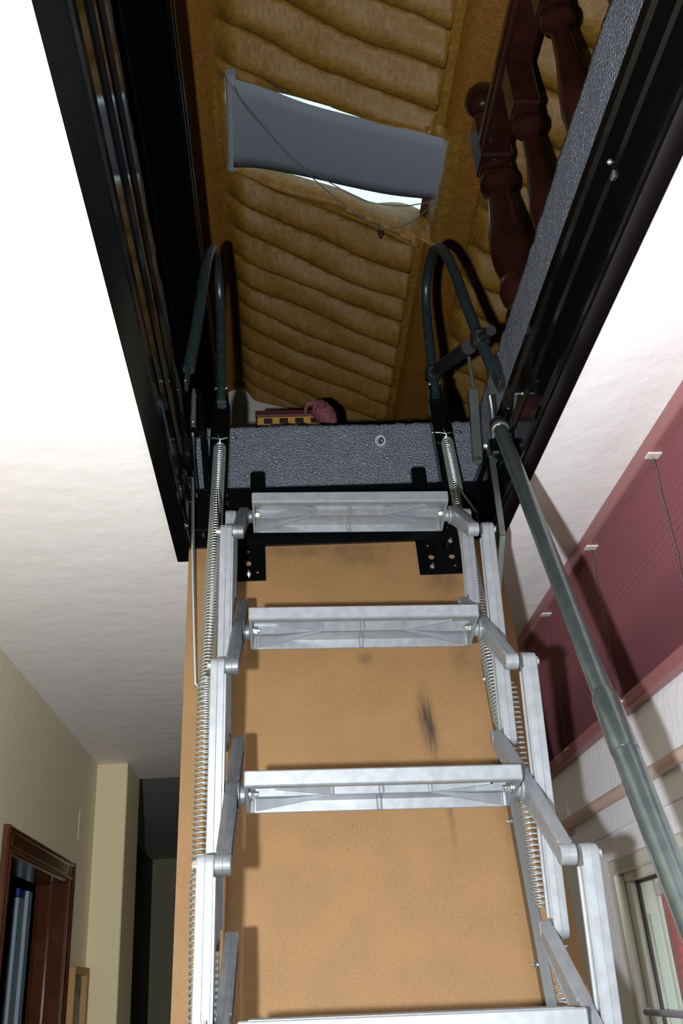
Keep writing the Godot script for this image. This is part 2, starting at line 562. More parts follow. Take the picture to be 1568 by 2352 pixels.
func window_side() -> void:
	var st := mb()   # right wall with the window opening
	box2(st, Vector3(0.705, FL, -4.06), Vector3(0.768, H, -2.07))
	box2(st, Vector3(0.705, 1.69, -2.07), Vector3(0.768, H, -1.55))
	box2(st, Vector3(0.705, FL, -2.07), Vector3(0.768, 1.2, -1.55))
	box2(st, Vector3(0.705, FL, -1.55), Vector3(0.768, H, 1.6))
	var wr := struct("wall_right", st, M.wallw, "white corridor wall under the maroon blind with the window", "wall")
	st = mb()   # roller shutter box cover, a hair proud of the wall
	box2(st, Vector3(0.699, 1.765, -2.9), Vector3(0.706, 1.80, -0.8), 0.001)
	part("shutter_box_edge", st, M.wallw, wr)
	var w := thing("window_1", "white corridor window with bright daylight and red awning outside", "window", Vector3(0.73, 1.2, -1.8))
	w.set_meta("kind", "structure")
	st = mb()
	box2(st, Vector3(0.692, 1.21, -2.095), Vector3(0.715, 1.682, -2.060), 0.004)
	box2(st, Vector3(0.692, 1.682, -2.095), Vector3(0.715, 1.712, -1.52), 0.005)
	box2(st, Vector3(0.692, 1.21, -1.555), Vector3(0.715, 1.682, -1.52), 0.004)
	box2(st, Vector3(0.680, 1.18, -2.11), Vector3(0.715, 1.21, -1.5), 0.004)
	part("architrave", st, M.pvc, w)
	st = mb()
	box2(st, Vector3(0.713, 1.24, -2.07), Vector3(0.764, 1.665, -2.035), 0.003)
	box2(st, Vector3(0.712, 1.665, -2.07), Vector3(0.765, 1.69, -1.55), 0.003)
	box2(st, Vector3(0.713, 1.24, -1.585), Vector3(0.764, 1.665, -1.55), 0.003)
	box2(st, Vector3(0.712, 0.75, -2.07), Vector3(0.765, 1.24, -1.55), 0.003)
	part("sash_frame", st, M.pvc, w)
	st = mb()
	box2(st, Vector3(0.727, 1.24, -2.035), Vector3(0.733, 1.665, -2.028))
	box2(st, Vector3(0.727, 1.659, -2.035), Vector3(0.733, 1.665, -1.585))
	part("gasket", st, M.gasket, w)
	st = mb()
	box2(st, Vector3(0.741, 1.24, -2.034), Vector3(0.755, 1.60, -2.026))
	var sp := part("spacer_strip", st, M.spacer, w)
	st = mb()
	for i in 31:
		box2(st, Vector3(0.7395, 1.59 - i * 0.0115, -2.0265), Vector3(0.7418, 1.595 - i * 0.0115, -2.0245))
	part("perforation", st, M.clip, sp).set_meta("kind", "stuff")
	st = mb()
	box2(st, Vector3(0.736, 1.24, -2.035), Vector3(0.740, 1.665, -1.585))
	part("pane", st, M.glass, w)
	st = mb()
	box2(st, Vector3(0.80, 0.70, -2.30), Vector3(0.83, 1.72, -2.215), 0.004)
	part("shutter_guide", st, M.pvc, w)
	st = mb()
	box2(st, Vector3(0.805, 1.645, -2.215), Vector3(0.835, 1.74, -1.4), 0.004)
	lathe(st, [[0.006, 0], [0.006, 0.004], [0.003, 0.005]], Vector3(0.805, 1.672, -2.12), Vector3.LEFT, 12)
	part("shutter_box", st, M.pvc, w)
	st = mb()
	box2(st, Vector3(0.815, 0.70, -2.195), Vector3(0.83, 1.645, -2.180), 0.002)
	part("shutter_rail", st, M.pvc, w)
	st = mb()
	tube(st, [Vector3(0.70, 1.428, -2.03), Vector3(0.685, 1.426, -2.0), Vector3(0.685, 1.424, -1.6)], 0.006, 10)
	part("stay_bar", st, M.lilac, w)
	# red awning cloth hanging outside
	st = mb()
	var rings := []
	for i in 31:
		var z := -2.30 + i * 0.004
		var xo := 0.865 + 0.008 * sin(i * 0.9) + 0.004 * sin(i * 2.1)
		rings.append([Vector3(xo, 1.66, z), Vector3(xo + 0.003, 1.66, z), Vector3(xo + 0.003, 0.8, z), Vector3(xo, 0.8, z)])
	loft(st, rings)
	var rc := part("awning_cloth", st, M.red, null)
	tag(rc, "red awning cloth hanging outside the corridor window", "awning")
	# curtain rod
	st = mb()
	tube(st, [Vector3(0.688, 1.826, -2.42), Vector3(0.688, 1.826, -0.7)], 0.0125, 16)
	var rod := thing("curtain_rod", "pale pink curtain rod on the white wall between blind and window", "curtain rod", Vector3(0.688, 1.826, -1.6))
	part("rod", st, M.pinkrod, rod)
	for z in [-2.34, -0.9]:
		st = mb()
		box2(st, Vector3(0.686, 1.80, z - 0.006), Vector3(0.706, 1.83, z + 0.006), 0.002)
		box2(st, Vector3(0.701, 1.775, z - 0.012), Vector3(0.7065, 1.83, z + 0.012), 0.002)
		part("bracket", st, M.pinkrod, rod)

func pleated_blind() -> void:
	var b := thing("pleated_blind", "maroon pleated blind hanging on the white wall below the ceiling", "blind", Vector3(0.69, 1.955, -1.5))
	var z0 := -2.47
	var z1 := -0.55
	var st := mb()
	box2(st, Vector3(0.668, 2.316, z0), Vector3(0.704, 2.35, z1), 0.003)
	part("head_rail", st, M.maroonrail, b)
	st = mb()
	box2(st, Vector3(0.672, 1.955, z0), Vector3(0.700, 1.981, z1), 0.003)
	part("bottom_rail", st, M.maroonrail, b)
	st = mb()   # pleats: open above, gathered below
	var prof := []
	var y := 2.318
	var i := 0
	while y > 1.98:
		var f := clampf((y - 2.04) / 0.12, 0.0, 1.0)
		prof.append(Vector2(0.694 if i % 2 == 0 else lerpf(0.676, 0.688, f), y))
		y -= lerpf(0.0028, 0.0072, f)
		i += 1
	flat(st)
	for k in prof.size() - 1:
		var p: Vector2 = prof[k]
		var q: Vector2 = prof[k + 1]
		quad(st, Vector3(p.x, p.y, z0 + 0.01), Vector3(q.x, q.y, z0 + 0.01), Vector3(q.x, q.y, z1 - 0.01), Vector3(p.x, p.y, z1 - 0.01))
		quad(st, Vector3(p.x + 0.0008, p.y, z1 - 0.01), Vector3(q.x + 0.0008, q.y, z1 - 0.01), Vector3(q.x + 0.0008, q.y, z0 + 0.01), Vector3(p.x + 0.0008, p.y, z0 + 0.01))
	part("pleated_fabric", st, M.maroon, b)
	var rng := RandomNumberGenerator.new()
	rng.seed = 4
	for z in [-2.169, -1.771, -1.386]:
		st = mb()
		box2(st, Vector3(0.664, 2.311, z - 0.011), Vector3(0.69, 2.3155, z + 0.009), 0.001)
		part("clip", st, M.clip, b)
		st = mb()
		box2(st, Vector3(0.667, 1.970, z - 0.012), Vector3(0.674, 1.975, z + 0.012), 0.001)
		part("clip", st, M.clip, b)
		st = mb()   # thin guide cord with its little loops
		var pts := []
		for k in 13: pts.append(Vector3(0.674 + 0.001 * sin(k * 2.0), 2.31 - k * 0.0275, z + 0.002 * sin(k * 1.3)))
		tube(st, curve(pts, 3), 0.0006, 5)
		for k in 30:
			var yy := 2.30 - k * 0.0105
			tube(st, [Vector3(0.674, yy, z), Vector3(0.669, yy - 0.004, z - 0.004 * rng.randf()), Vector3(0.672, yy - 0.007, z + 0.005 * rng.randf_range(-1, 1))], 0.0005, 4)
		part("cord", st, M.cord, b)

func door_side() -> void:
	var d := thing("door_1", "glossy dark wooden door frame in the beige wall at lower left", "door", Vector3(-0.73, FL, -2.96))
	d.set_meta("kind", "structure")
	# moulded casing: profile across the board (u from outer edge inwards, x out of the wall)
	var prof := [Vector2(0, 0), Vector2(0, 0.012), Vector2(0.005, 0.018), Vector2(0.012, 0.016), Vector2(0.016, 0.012), Vector2(0.045, 0.010), Vector2(0.05, 0.014), Vector2(0.056, 0.014), Vector2(0.06, 0.006), Vector2(0.06, 0)]
	var st := mb()
	extrude(st, prof, Vector3(-0.73, FL, -3.38), Vector3(-0.73, 1.935, -3.38), Vector3(0, 0, 1), Vector3(1, 0, 0))
	part("casing", st, M.doorwood, d)
	st = mb()
	extrude(st, prof, Vector3(-0.73, FL, -2.55), Vector3(-0.73, 1.935, -2.55), Vector3(0, 0, -1), Vector3(1, 0, 0))
	part("casing", st, M.doorwood, d)
	st = mb()
	extrude(st, prof, Vector3(-0.7297, 1.936, -3.382), Vector3(-0.7297, 1.936, -2.548), Vector3(0, -1, 0), Vector3(1, 0, 0))
	part("casing", st, M.doorwood, d)
	st = mb()
	box2(st, Vector3(-0.826, FL, -3.345), Vector3(-0.722, 1.885, -3.318), 0.004)
	box2(st, Vector3(-0.826, 1.868, -3.345), Vector3(-0.722, 1.895, -2.59), 0.004)
	box2(st, Vector3(-0.826, FL, -2.612), Vector3(-0.722, 1.885, -2.585), 0.004)
	part("jamb", st, M.doorwood, d)
	st = mb()
	box2(st, Vector3(-0.815, FL, -3.318), Vector3(-0.775, 1.868, -3.302), 0.005)
	part("door_stop", st, M.doorwood, d)
	# dark room behind the doorway
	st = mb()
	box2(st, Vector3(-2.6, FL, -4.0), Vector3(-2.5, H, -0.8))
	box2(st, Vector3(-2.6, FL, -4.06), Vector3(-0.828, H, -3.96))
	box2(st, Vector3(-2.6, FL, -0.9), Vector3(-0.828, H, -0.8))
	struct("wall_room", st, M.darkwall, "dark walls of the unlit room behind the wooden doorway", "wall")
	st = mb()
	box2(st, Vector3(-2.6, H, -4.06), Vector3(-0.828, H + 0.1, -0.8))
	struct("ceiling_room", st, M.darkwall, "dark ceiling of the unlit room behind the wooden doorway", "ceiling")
	var cb := thing("board", "pair of pale blue grey boards standing inside the dark doorway", "board", Vector3(-0.91, FL, -3.5))
	st = mb()
	box2(st, Vector3(-0.925, FL, -3.503), Vector3(-0.905, 1.845, -3.425), 0.002)
	part("wide_board", st, M.paleboard, cb)
	st = mb()
	box2(st, Vector3(-0.905, 1.846, -3.503), Vector3(-0.925, 1.875, -3.425), 0.002)
	part("blue_end", st, M.blue, cb)
	st = mb()
	box2(st, Vector3(-0.918, FL, -3.560), Vector3(-0.895, 1.872, -3.510), 0.002)
	part("narrow_board", st, M.paleboard, cb)
	# picture
	var p := thing("picture_frame", "pine picture frame on the beige wall between doorway and wall return", "picture frame", Vector3(-0.73, 1.15, -3.65))
	var fp := [[Vector3(-0.729, 1.12, -3.452), Vector3(-0.702, 1.622, -3.435)], [Vector3(-0.729, 1.12, -3.668), Vector3(-0.702, 1.622, -3.640)], [Vector3(-0.729, 1.598, -3.640), Vector3(-0.702, 1.622, -3.452)], [Vector3(-0.729, 1.12, -3.640), Vector3(-0.702, 1.14, -3.452)]]
	for q in fp:
		st = mb()
		box2(st, q[0], q[1], 0.002)
		part("moulding", st, M.pine, p)
	st = mb()
	box2(st, Vector3(-0.728, 1.13, -3.642), Vector3(-0.722, 1.605, -3.45))
	part("picture", st, M.canvas, p)

# ---------------------------------------------------------------- attic
func roof_y(x: float) -> float:
	if x > -0.14: return 3.982 - 0.41 * (x + 0.14)
	return 3.982 - 0.45 * (-0.14 - x)

func attic_shell() -> void:
	var nz := FastNoiseLite.new()
	nz.seed = 31; nz.frequency = 5.0; nz.fractal_octaves = 3
	var nb := FastNoiseLite.new()
	nb.seed = 32; nb.frequency = 1.6; nb.fractal_octaves = 2
	var xs := []
	var x := -2.95
	while x < -0.5:
		xs.append(x); x += 0.09
	x = -0.5
	while x < 1.25:
		xs.append(x); x += 0.0125
	while x < 1.45:
		xs.append(x); x += 0.09
	var zs := []
	var z := -3.55
	while z < -0.9:
		zs.append(z); z += 0.0125
	while z < 1.7:
		zs.append(z); z += 0.08
	var hz := func(px: float, pz: float) -> float:
		# foam relief, measured downwards (towards the attic)
		var n := 0.006 * nz.get_noise_2d(px, pz)
		if px < -0.14: return n * 0.5 + 0.012 * clampf((-0.14 - px) / 0.03, 0.0, 1.0)
		if px > 0.528 and px < 0.662:
			var e: float = minf(px - 0.528, 0.662 - px)
			return n * 0.35 + 0.034 * smoothstep(0.0, 0.012, e)
		var sp := 0.134
		if px > 0.662: sp = 0.16
		var ph := (pz + 2.771 + 0.17 * (px + 0.08) + 0.022 * nb.get_noise_2d(px * 1.2, pz * 1.5)) / sp
		var f := ph - floorf(ph)
		var rid := pow(absf(sin(PI * pow(f, 0.7))), 1.0)
		var ends := smoothstep(-0.145, -0.07, px) if px < 0.5 else smoothstep(0.66, 0.70, px)
		if px < 0.53: ends *= 1.0 - 0.6 * smoothstep(0.49, 0.53, px)
		return n + (0.058 + 0.014 * nb.get_noise_2d(px * 2.0, pz * 3.0 + 9.0)) * rid * ends
	var in_hole := func(px: float, pz: float) -> bool:
		var w: float = 0.006 * nz.get_noise_2d(px * 3.0 + 7.0, pz * 3.0)
		var zb := -2.214 - 0.066 * clampf((px - 0.25) / 0.286, 0.0, 1.0)
		return px > -0.125 + w and px < 0.548 + w and pz > zb + w and pz < -1.848 + w + 0.012 * smoothstep(0.3, -0.1, px)
	var st := mb()
	smooth(st)
	var sf := mb()
	smooth(sf)
	var P := []
	for i in xs.size():
		var row := []
		for j in zs.size(): row.append(Vector3(xs[i], roof_y(xs[i]) - hz.call(xs[i], zs[j]), zs[j]))
		P.append(row)
	for i in xs.size() - 1:
		for j in zs.size() - 1:
			var cx: float = (xs[i] + xs[i + 1]) * 0.5
			var cz: float = (zs[j] + zs[j + 1]) * 0.5
			if in_hole.call(cx, cz): continue
			var T := sf if (cx < -0.14 or (cx > 0.526 and cx < 0.664)) else st
			quad(T, P[i][j], P[i + 1][j], P[i + 1][j + 1], P[i][j + 1])
	# outer skin of the roof around the skylight shaft
	for o in [st]:
		var xa := [-2.95, -0.14, -0.14, 0.56, 0.56]
		var slabs := [[-2.95, -0.145, -3.6, 1.7], [-0.145, 0.56, -3.6, -2.47], [-0.145, 0.56, -1.84, 1.7], [0.56, 1.45, -3.6, 1.7]]
		for s in slabs:
			var a := Vector3(s[0], roof_y(s[0]), s[2])
			var b := Vector3(s[1], roof_y(s[1]), s[2])
			var r0 := [a + Vector3(0, 0.02, 0), b + Vector3(0, 0.02, 0), b + Vector3(0, 0.13, 0), a + Vector3(0, 0.13, 0)]
			var r1 := []
			for v in r0: r1.append(Vector3(v.x, v.y, s[3]))
			loft(o, [r0, r1])
	var rf := struct("ceiling_attic", st, M.foam, "sloping attic roof lined with ribbed ochre sprayed foam", "roof")
	part("flat_foam", sf, M.foamflat, rf)
	# foam lip and shaft of the skylight
	st = mb()
	var lip := [[-0.112, -1.861], [0.536, -1.868], [0.536, -2.274], [0.25, -2.208], [-0.112, -2.206]]
	smooth(st)
	var prev := []
	for k in 5:
		var A: Array = lip[k]
		var B: Array = lip[(k + 1) % 5]
		for i in 25:
			var f := i / 24.0
			var px := lerpf(A[0], B[0], f)
			var pz := lerpf(A[1], B[1], f)
			var o := Vector2(px - 0.21, (pz + 2.05) * 1.7).normalized()
			var w := 0.005 * nz.get_noise_2d(px * 4.0, pz * 4.0)
			var cur := []
			for m in [[0.042, 0.0], [0.026, 0.0], [0.010, -0.040], [0.0, -0.026], [0.004, 0.03]]:
				var mm: Array = m
				var fx: float = px + o.x * mm[0] + w
				var fz: float = pz + o.y * mm[0] - w
				# the lip's outer edge follows the foam it grows out of
				var fy: float = mm[1] + w if mm[1] != 0.0 else -hz.call(fx, fz) - (0.0015 if mm[0] > 0.03 else 0.004)
				cur.append(Vector3(fx, roof_y(fx) + fy, fz))
			cur.append(Vector3(px, roof_y(px) + 0.125, pz - (0.17 * (1.0 - smoothstep(0.2, 0.5, px)) + 0.02 if pz < -2.1 else 0.0)))
			if prev.size() > 0:
				for m in 5: quad(st, prev[m], cur[m], cur[m + 1], prev[m + 1])
			prev = cur
	part("shaft_lining", st, M.foam, rf)
	# skylight
	var sk := thing("window_2", "attic skylight in the foam roof behind the grey roller blind", "window", Vector3(0.2, roof_y(0.2) + 0.1, -2.05))
	sk.set_meta("kind", "structure")
	var ux := Vector3(1, -0.41, 0).normalized()
	var un := Vector3(0.41, 1, 0).normalized()
	var bs := Basis(ux, un, Vector3(0, 0, 1))
	for q in [[-0.115, -2.15, 0.05, 0.64], [0.545, -2.15, 0.05, 0.64], [0.045, -2.15, 0.03, 0.64]]:
		st = mb()
		box(st, Vector3(q[0], roof_y(q[0]) + 0.11, q[1]), Vector3(q[2], 0.04, q[3]), 0.004, bs)
		part("stile", st, M.pvc if q[0] > 0.0 and q[0] < 0.1 else M.doorwood, sk)
	for zz in [-1.838, -2.47]:
		st = mb()
		box(st, Vector3(0.21, roof_y(0.21) + 0.11, zz), Vector3(0.72, 0.04, 0.03), 0.004, bs)
		part("rail", st, M.doorwood, sk)
	st = mb()
	box(st, Vector3(0.21, roof_y(0.21) + 0.115, -2.15), Vector3(0.72, 0.006, 0.63), 0.0, bs)
	part("pane", st, M.glass, sk)
	# low side wall of the attic
	st = mb()
	box2(st, Vector3(1.3, 2.62, -3.6), Vector3(1.4, 3.42, 1.7))
	struct("wall_attic", st, M.dark, "low dark side wall of the attic under the foam roof", "wall")
	# gables
	st = mb()
	var poly := [Vector2(-2.95, 2.63), Vector2(1.4, 2.63), Vector2(1.4, 3.4), Vector2(-0.14, 4.09), Vector2(-2.95, 2.75)]
	extrude(st, poly, Vector3(0, 0, -3.6), Vector3(0, 0, -3.5), Vector3.RIGHT, Vector3.UP)
	struct("wall_gable", st, M.gable, "white attic gable wall under the ochre foam roof", "wall")
	st = mb()
	extrude(st, poly, Vector3(0, 0, 1.6), Vector3(0, 0, 1.7), Vector3.RIGHT, Vector3.UP)
	struct("wall_gable_back", st, M.dark, "dark attic gable wall behind the hatch", "wall")

func attic_blind() -> void:
	var b := thing("roller_blind", "grey roller blind stretched under the attic skylight, with hanging cords", "blind", Vector3(0.2, 3.78, -2.0))
	var st := mb()
	var ra := Vector3(-0.091, 3.911, -1.828)
	var rb := Vector3(-0.106, 3.918, -2.178)
	tube(st, [ra, rb], 0.0145, 18)
	lathe(st, [[0.0165, -0.003], [0.0165, 0.006]], ra, Vector3(0, 0, 1), 18)
	lathe(st, [[0.0165, -0.003], [0.0165, 0.006]], rb, Vector3(0, 0, -1), 18)
	part("roller_tube", st, M.rollergrey, b)
	var top := [Vector3(-0.09, 3.898, -1.832), Vector3(-0.002, 3.873, -1.842), Vector3(0.124, 3.823, -1.858), Vector3(0.249, 3.772, -1.858), Vector3(0.372, 3.722, -1.852), Vector3(0.521, 3.661, -1.848)]
	var bot := [Vector3(-0.10, 3.905, -2.17), Vector3(-0.011, 3.879, -2.152), Vector3(0.128, 3.822, -2.134), Vector3(0.265, 3.766, -2.124), Vector3(0.398, 3.711, -2.108), Vector3(0.527, 3.659, -2.078)]
	var ct := curve(top, 6)
	var cb := curve(bot, 6)
	st = mb()
	var rings := []
	for i in ct.size():
		var r := []
		for k in 7:
			var f := k / 6.0
			r.append(ct[i].lerp(cb[i], f) + Vector3(0, -0.006 * sin(PI * f), 0))
		for k in 7:
			var f := 1.0 - k / 6.0
			r.append(ct[i].lerp(cb[i], f) + Vector3(0.0, -0.006 * sin(PI * f) + 0.0015, 0))
		rings.append(r)
	loft(st, rings, true)
	part("fabric", st, M.blindgrey, b)
	var ca := [Vector3(-0.082, 3.885, -1.848), Vector3(-0.056, 3.877, -1.907), Vector3(-0.005, 3.860, -1.968), Vector3(0.06, 3.836, -2.036), Vector3(0.114, 3.814, -2.079), Vector3(0.189, 3.783, -2.109), Vector3(0.265, 3.752, -2.138), Vector3(0.334, 3.725, -2.15), Vector3(0.427, 3.688, -2.131), Vector3(0.477, 3.668, -2.104), Vector3(0.527, 3.652, -2.078)]
	var cc := [Vector3(-0.101, 3.896, -1.839), Vector3(-0.074, 3.884, -1.875), Vector3(-0.005, 3.858, -1.96), Vector3(0.06, 3.835, -2.036), Vector3(0.114, 3.812, -2.084), Vector3(0.183, 3.785, -2.142), Vector3(0.254, 3.756, -2.194), Vector3(0.312, 3.735, -2.222), Vector3(0.374, 3.714, -2.25), Vector3(0.423, 3.692, -2.228), Vector3(0.472, 3.672, -2.177), Vector3(0.527, 3.653, -2.08)]
	for q in [ca, cc]:
		st = mb()
		tube(st, curve(q, 5), 0.0019, 6)
		part("cord", st, M.cord, b)
	st = mb()
	box(st, Vector3(0.377, 3.716, -2.266), Vector3(0.02, 0.02, 0.034), 0.003)
	box(st, Vector3(0.377, 3.712, -2.285), Vector3(0.012, 0.016, 0.018), 0.003)
	part("cord_weight", st, M.brown, b)

func turned(st: SurfaceTool, prof: Array, at: Vector3) -> void:
	lathe(st, prof, at, Vector3.UP, 24)

func balustrade() -> void:
	var b := thing("balustrade", "dark glossy turned wood balustrade guarding the attic hatch at upper right", "balustrade", Vector3(0.575, AF, -1.62))
	var nx := 0.572
	var nzp := -1.62
	var st := mb()
	box2(st, Vector3(nx - 0.045, AF, nzp - 0.045), Vector3(nx + 0.045, AF + 0.10, nzp + 0.045), 0.006)
	turned(st, [[0.030, 0.10], [0.040, 0.115], [0.028, 0.135], [0.034, 0.15], [0.042, 0.175], [0.034, 0.20], [0.030, 0.21], [0.040, 0.225], [0.045, 0.25], [0.040, 0.275], [0.034, 0.285], [0.036, 0.295], [0.046, 0.33], [0.050, 0.38], [0.046, 0.43], [0.038, 0.48], [0.033, 0.53], [0.032, 0.56], [0.044, 0.575], [0.047, 0.59], [0.044, 0.605], [0.032, 0.612], [0.040, 0.622], [0.042, 0.632], [0.038, 0.642], [0.030, 0.65]], Vector3(nx, AF, nzp))
	box2(st, Vector3(nx - 0.04, AF + 0.648, nzp - 0.04), Vector3(nx + 0.04, AF + 0.80, nzp + 0.04), 0.006)
	turned(st, [[0.03, 0.80], [0.034, 0.805], [0.034, 0.815], [0.018, 0.825], [0.016, 0.835], [0.03, 0.845], [0.042, 0.862], [0.047, 0.885], [0.042, 0.908], [0.03, 0.925], [0.012, 0.932], [0.001, 0.933]], Vector3(nx, AF, nzp))
	part("newel_post", st, M.wood, b)
	st = mb()
	var hp := [Vector2(-0.026, 0), Vector2(0.026, 0), Vector2(0.029, 0.006), Vector2(0.034, 0.009), Vector2(0.036, 0.02), Vector2(0.041, 0.026), Vector2(0.041, 0.045), Vector2(0.03, 0.062), Vector2(0, 0.068), Vector2(-0.03, 0.062), Vector2(-0.041, 0.045), Vector2(-0.041, 0.026), Vector2(-0.036, 0.02), Vector2(-0.034, 0.009), Vector2(-0.029, 0.006)]
	extrude(st, hp, Vector3(nx, AF + 0.665, nzp + 0.03), Vector3(nx, AF + 0.665, 0.2), Vector3.RIGHT, Vector3.UP)
	part("handrail", st, M.wood, b)
	for k in 7:
		var z := -1.365 + k * 0.245
		st = mb()
		box2(st, Vector3(nx - 0.03, AF + 0.53, z - 0.03), Vector3(nx + 0.03, AF + 0.666, z + 0.03), 0.005)
		turned(st, [[0.024, 0.12], [0.032, 0.13], [0.024, 0.145], [0.03, 0.18], [0.035, 0.24], [0.03, 0.30], [0.021, 0.38], [0.019, 0.44], [0.02, 0.466], [0.031, 0.476], [0.033, 0.486], [0.030, 0.496], [0.022, 0.503], [0.030, 0.512], [0.031, 0.521], [0.024, 0.532]], Vector3(nx, AF, z))
		box2(st, Vector3(nx - 0.027, AF, z - 0.027), Vector3(nx + 0.027, AF + 0.122, z + 0.027), 0.004)
		part("baluster", st, M.wood, b)

func toys() -> void:
	var t := thing("toy_house", "small yellow toy house with maroon roof strip standing behind the slab edge", "toy", Vector3(0.03, AF, -2.3))
	var st := mb()
	box2(st, Vector3(-0.045, AF, -2.38), Vector3(0.14, AF + 0.373, -2.30), 0.003)
	part("body", st, M.yellow, t)
	st = mb()
	box2(st, Vector3(-0.05, AF + 0.371, -2.385), Vector3(0.142, AF + 0.392, -2.294), 0.003)
	part("roof", st, M.toyred, t)
	for k in 4:
		st = mb()
		box2(st, Vector3(-0.025 + k * 0.046, AF + 0.346, -2.302), Vector3(0.0 + k * 0.046, AF + 0.365, -2.2975), 0.001)
		part("window", st, M.toydark, t)
	st = mb()
	box2(st, Vector3(-0.044, AF + 0.2, -2.302), Vector3(0.139, AF + 0.337, -2.298), 0.001)
	part("front_board", st, M.palegreen, t)
	var cols := [M.blue, M.red, M.palegreen, M.toyred, M.yellow]
	for k in 9:
		st = mb()
		lathe(st, [[0.008, 0], [0.008, 0.003], [0.004, 0.005]], Vector3(-0.03 + k * 0.018, AF + 0.322 + 0.004 * (k % 3), -2.2985), Vector3(0, 0, 1), 8)
		part("flower", st, cols[k % 5], t)
	# pink knitted toy slumped on top
	st = mb()
	smooth(st)
	var nz := FastNoiseLite.new()
	nz.seed = 3; nz.frequency = 14.0
	var rings := []
	for i in 15:
		var f := i / 14.0
		var r := []
		for k in 18:
			var an := TAU * k / 18
			var rr: float = 0.034 * pow(sin(PI * clampf(f, 0.02, 0.98)), 0.7) * (1.0 + 0.2 * nz.get_noise_3d(cos(an) * 0.2, f, sin(an) * 0.2))
			r.append(Vector3(0.145 + cos(an) * rr + 0.03 * (1.0 - f) * (1.0 - f), AF + 0.31 + f * 0.098, -2.272 + sin(an) * rr * 0.8))
		rings.append(r)
	loft(st, rings, true)
	for s in [-1, 1]:
		tube(st, curve([Vector3(0.135, AF + 0.385, -2.25), Vector3(0.115 + s * 0.012, AF + 0.375, -2.245), Vector3(0.108 + s * 0.012, AF + 0.345, -2.25)], 5), [0.008, 0.008, 0.008, 0.007, 0.007, 0.007, 0.006, 0.006, 0.005, 0.005, 0.004], 8)
	var pk := part("plush_toy", st, M.pinkcloth)
	tag(pk, "crumpled pink cloth toy leaning on the yellow toy house", "toy")

# ---------------------------------------------------------------- hatch
func hatch_lining() -> void:
	var nz := FastNoiseLite.new()
	nz.seed = 51; nz.frequency = 22.0; nz.fractal_octaves = 4
	var nl := FastNoiseLite.new()
	nl.seed = 52; nl.frequency = 6.0; nl.fractal_octaves = 3
	var st := mb()
	# each face: start, along, length, inward normal
	for F in [[Vector3(-0.195, 0, -1.782), Vector3(1, 0, 0), 0.666, Vector3(0, 0, 1)], [Vector3(0.466, 0, -1.79), Vector3(0, 0, 1), 1.30, Vector3(-1, 0, 0)], [Vector3(0.47, 0, -0.5), Vector3(-1, 0, 0), 0.666, Vector3(0, 0, -1)], [Vector3(-0.191, 0, -0.49), Vector3(0, 0, -1), 1.30, Vector3(1, 0, 0)]]:
		smooth(st)
		var nu := int(F[2] / 0.008)
		var prev := []
		for i in nu + 1:
			var col := []
			for j in 38:
				var base: Vector3 = F[0] + F[1] * (F[2] * i / nu)
				var yy := lerpf(2.36, AF + 0.004, minf(j / 36.0, 1.0))
				var w := 0.0035 * nl.get_noise_3d(base.x * 1.3, yy, base.z * 1.3) + 0.0022 * nz.get_noise_3d(base.x, yy * 1.6, base.z)
				if j == 36: yy += 0.005 * nz.get_noise_3d(base.x * 2.0, 3.0, base.z * 2.0)
				if j == 37: base -= F[3] * 0.05
				col.append(Vector3(base.x, yy, base.z) + F[3] * w)
			if i > 0:
				for j in 37: quad(st, prev[j], col[j], col[j + 1], prev[j + 1])
			prev = col
	struct("trim_1", st, M.plaster, "rough grey plastered sides of the hatch opening through the slab", "trim")
	# conduit stub in the far side
	st = mb()
	var c := Vector3(0.247, 2.598, -1.786)
	lathe(st, [[0.013, 0], [0.013, 0.028], [0.0125, 0.029], [0.0085, 0.029], [0.008, 0.004], [0.001, 0.003]], c, Vector3(-0.25, -0.3, 1), 18)
	var cs := thing("conduit_stub", "short grey pipe stub poking out of the grey plaster face", "pipe", c)
	part("pipe", st, M.rollergrey, cs)
	st = mb()
	tube(st, curve([c + Vector3(0, 0, 0.004), c + Vector3(-0.009, -0.006, 0.022), c + Vector3(-0.006, -0.004, 0.03)], 5), 0.0018, 6)
	tube(st, curve([c + Vector3(0.004, 0.002, 0.004), c + Vector3(-0.002, -0.002, 0.024), c + Vector3(-0.004, 0.004, 0.03)], 5), 0.0018, 6)
	part("wire", st, M.rubber, cs)

func rail_profile() -> Array:
	# u inwards from the outer edge, v height above the ceiling
	return [Vector2(0, -0.010), Vector2(0.030, -0.010), Vector2(0.032, -0.006), Vector2(0.036, -0.004), Vector2(0.038, 0.004), Vector2(0.038, 0.060), Vector2(0.043, 0.064), Vector2(0.043, 0.078), Vector2(0.038, 0.082), Vector2(0.038, 0.118), Vector2(0.044, 0.123), Vector2(0.044, 0.142), Vector2(0.040, 0.147), Vector2(0.032, 0.147), Vector2(0.032, 0.008), Vector2(0.026, -0.001), Vector2(0, -0.001)]

